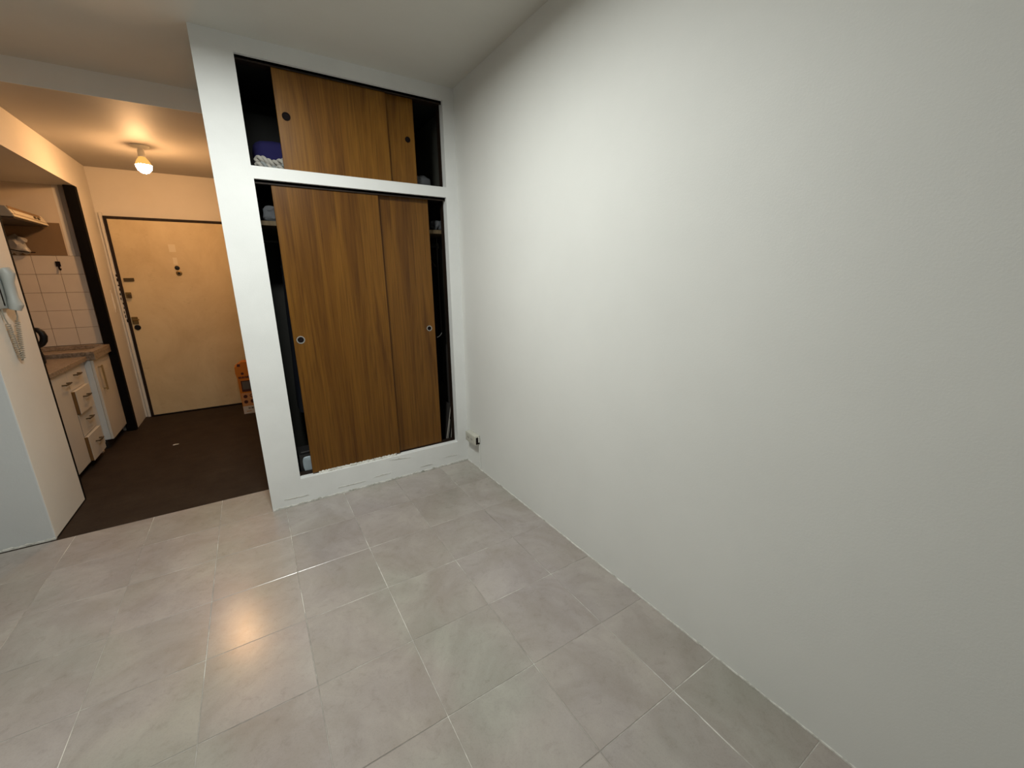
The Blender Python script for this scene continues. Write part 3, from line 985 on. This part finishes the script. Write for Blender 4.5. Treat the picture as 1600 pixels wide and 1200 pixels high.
# worktops
bm = new_bm()
bx(bm, KX + 0.002, XN + 0.018, 0.905, 1.948, 0.788, 0.824)
bevel(bm, 0.003, 1)
tag(obj('worktop', bm, M['granite'], origin=(-2.8, 1.4, 0.8)), 'brown speckled worktop over the cabinet with drawers', 'worktop')
t = thing('worktop', 'raised brown speckled worktop with a sunken middle over the corner cabinet', 'worktop', (-2.75, 2.2, 0.793))
bm = new_bm()
WX0, WX1, WY0, WY1 = KX + 0.002, -2.462, 1.950, YE - 0.010
bx(bm, WX0, WX1, WY0, 2.440, 0.793, 0.832)
bx(bm, WX0, -2.50, 2.440, WY1, 0.793, 0.832)
obj('slab', bm, M['granite'], t)
bm = bbox_bm(WX1 - 0.055, WX1, WY0, 2.440, 0.832, 0.862, 0.003, 1)
obj('rim', bm, M['granite'], t)
bm = bbox_bm(WX0, WX1 - 0.055, WY0, WY0 + 0.045, 0.832, 0.862, 0.003, 1)
obj('rim', bm, M['granite'], t)
bm = bbox_bm(WX0, -2.512, WY1 - 0.05, WY1, 0.832, 0.864, 0.003, 1)
obj('rim', bm, M['granite'], t)

# range hood on the end wall
t = thing('range_hood', 'slim cream range hood above the kitchen tiles', 'range hood', (-2.85, 2.1, 1.88))
HX = -2.655
bm = new_bm()
prof = [(KX + 0.001, 1.885), (HX, 1.885), (HX - 0.030, 1.955), (KX + 0.001, 1.975)]
a = [bm.verts.new((x, 1.83, z)) for x, z in prof]
b_ = [bm.verts.new((x, 2.470, z)) for x, z in prof]
bm.faces.new(a); bm.faces.new(b_[::-1])
for i in range(4):
    bm.faces.new((a[i], b_[i], b_[(i + 1) % 4], a[(i + 1) % 4]))
obj('body', bm, M['hoodgrey'], t)


def slope(y0, y1, u0, u1, th):
    """slab on the inclined hood front between heights u0..u1 (0 bottom, 1 top)"""
    bm = new_bm()
    A = Vector((HX, 0, 1.885)); B = Vector((HX - 0.030, 0, 1.955))
    nrm = Vector((0.07, 0, 0.03)).normalized() * th
    p0, p1 = A.lerp(B, u0), A.lerp(B, u1)
    vs = []
    for y in (y0, y1):
        vs.append([bm.verts.new(q + Vector((0, y, 0))) for q in (p0 - nrm * 0.2, p0 + nrm, p1 + nrm, p1 - nrm * 0.2)])
    for k_ in range(4):
        bm.faces.new((vs[0][k_], vs[0][(k_ + 1) % 4], vs[1][(k_ + 1) % 4], vs[1][k_]))
    bm.faces.new(vs[0][::-1]); bm.faces.new(vs[1])
    return bm


obj('front_panel', slope(1.832, 2.468, -0.02, 1.0, 0.006), M['hoodpaint'], t)
tp = obj('top_trim', slope(1.835, 2.40, 0.72, 0.98, 0.009), M['hoodtrim'], t)
obj('control_panel', slope(1.88, 2.35, 0.30, 0.66, 0.009), M['hoodpaint'], t)
obj('seam', slope(1.832, 2.46, 0.22, 0.27, 0.007), M['hoodtrim'], t)
for yb in (2.24, 2.31):
    obj('button', slope(yb - 0.014, yb + 0.014, 0.36, 0.58, 0.016), M['handle'], t)
obj('underside', bbox_bm(KX + 0.01, HX - 0.004, 1.84, 2.46, 1.876, 1.886), M['hooddark'], t)

# pale crumpled plastic with a wire, left of the bare brown patch
tag(obj('plastic_sheet', lump(-2.98, -2.80, 2.435, 2.485, 1.655, 1.795, 47, 0.034, 19, 9, False), M['plasticbag'], smooth=True), 'pale crumpled plastic hanging above the kitchen tiles', 'plastic sheet')
bm = new_bm()
pts = []
for i in range(20):
    u = i / 19
    pts.append((-2.955 + 0.20 * u, 2.385 + 0.012 * u, 1.735 - 0.10 * u ** 0.6 + 0.03 * u * u))
tube(bm, pts, 0.004, 6)
tag(obj('cable', bm, M['rubberdark'], smooth=True), 'thin dark cable hanging in front of the pale plastic', 'cable')

# black kettle
KXc, KYc, KZ0 = -2.768, 1.70, 0.8245
t = thing('kettle', 'black kettle on the kitchen worktop, handle toward the hall', 'kettle', (KXc, KYc, KZ0))
bm = new_bm()
lathe(bm, [(0.092, 0.0), (0.096, 0.012), (0.094, 0.06), (0.080, 0.13), (0.064, 0.20), (0.058, 0.225), (0, 0.228)], (KXc, KYc, KZ0), 'z', 36)
obj('body', bm, M['black'], t, smooth=True)
bm = new_bm()
lathe(bm, [(0.056, 0.224), (0.050, 0.236), (0.015, 0.244), (0.015, 0.258), (0, 0.260)], (KXc, KYc, KZ0), 'z', 28)
obj('lid', bm, M['black'], t, smooth=True)
bm = new_bm()
hp = [(-2.712, KYc, 1.082), (-2.690, KYc, 1.086), (-2.668, KYc, 1.080), (-2.650, KYc, 1.058), (-2.644, KYc, 1.028), (-2.650, KYc, 0.998), (-2.664, KYc, 0.975), (-2.682, KYc, 0.960), (-2.700, KYc, 0.950)]
tube(bm, hp, 0.010, 10, radii=[0.012, 0.014, 0.017, 0.020, 0.022, 0.022, 0.020, 0.017, 0.014])
obj('handle', bm, M['black'], t, smooth=True)
bm = new_bm()
tube(bm, [(KXc - 0.06, KYc, KZ0 + 0.15), (KXc - 0.10, KYc, KZ0 + 0.20), (KXc - 0.115, KYc, KZ0 + 0.21)], 0.012, 10, radii=[0.02, 0.013, 0.010])
obj('spout', bm, M['black'], t, smooth=True)

# ------------------------------------------------------------------ intercom on the pillar side
t = thing('intercom_phone', 'pale blue-grey wall intercom handset with a coiled cord', 'intercom', (XP, 0.55, 1.25))
bm = bbox_bm(XP + 0.0005, XP + 0.022, 0.45, 0.640, 1.285, 1.488, 0.006)
obj('base', bm, M['bluegrey'], t, smooth=True)
bm = new_bm()
tube(bm, [(XP + 0.040, 0.595, 1.275), (XP + 0.048, 0.597, 1.30), (XP + 0.044, 0.600, 1.34), (XP + 0.044, 0.603, 1.42), (XP + 0.048, 0.606, 1.465), (XP + 0.040, 0.607, 1.492)], 0.03, 12,
     radii=[0.024, 0.030, 0.022, 0.022, 0.030, 0.024])
for v in bm.verts:
    v.co.y = 0.600 + (v.co.y - 0.600) * 1.25
obj('handset', bm, M['bluegrey'], t, smooth=True)
bm = bbox_bm(XP + 0.021, XP + 0.0235, 0.545, 0.556, 1.30, 1.47)
obj('groove_shade', bm, M['rubberdark'], t)  # raised dark strip, shade beside the handset put into its colour


def coil(p0, p1, turns, r, wr, sag=0.0):
    bm = new_bm()
    p0, p1 = Vector(p0), Vector(p1)
    ax = (p1 - p0).normalized()
    u = ax.cross(Vector((1, 0, 0))).normalized()
    v = ax.cross(u)
    n = turns * 9
    pts = []
    for i in range(n + 1):
        s = i / n
        a = 2 * math.pi * turns * s
        pts.append(p0.lerp(p1, s) + u * r * math.cos(a) + v * r * math.sin(a))
    tube(bm, pts, wr, 5)
    return bm


obj('coiled_cord', coil((XP + 0.014, 0.547, 1.205), (XP + 0.014, 0.572, 1.012), 17, 0.0085, 0.0026), M['cordgrey'], t, smooth=True)
obj('coiled_cord', coil((XP + 0.030, 0.612, 1.215), (XP + 0.016, 0.588, 1.012), 17, 0.0085, 0.0026), M['cordgrey'], t, smooth=True)
bm = new_bm()
tube(bm, [(XP + 0.014, 0.572, 1.012), (XP + 0.014, 0.576, 1.003), (XP + 0.015, 0.583, 1.002), (XP + 0.016, 0.588, 1.012)], 0.003, 6)
obj('cord_loop', bm, M['cordgrey'], t, smooth=True)
bm = new_bm()
tube(bm, [(XP + 0.014, 0.547, 1.205), (XP + 0.014, 0.530, 1.235), (XP + 0.016, 0.520, 1.288)], 0.003, 6)
obj('cord_end', bm, M['cordgrey'], t, smooth=True)
bm = new_bm()
tube(bm, [(XP + 0.030, 0.612, 1.215), (XP + 0.038, 0.603, 1.24), (XP + 0.040, 0.596, 1.278)], 0.003, 6)
obj('cord_end', bm, M['cordgrey'], t, smooth=True)

# crumbs of plaster on the dark floor
for (x, y, s, lab) in ((-2.045, 1.743, 0.022, 'pale plaster chip on the dark hall floor'),):
    tag(obj('plaster_chip', lump(x - s, x + s, y - s * 0.5, y + s * 0.5, 0.0012, 0.006, 61, 0.004, 60, 3), M['plaster'], smooth=True), lab, 'plaster chip')
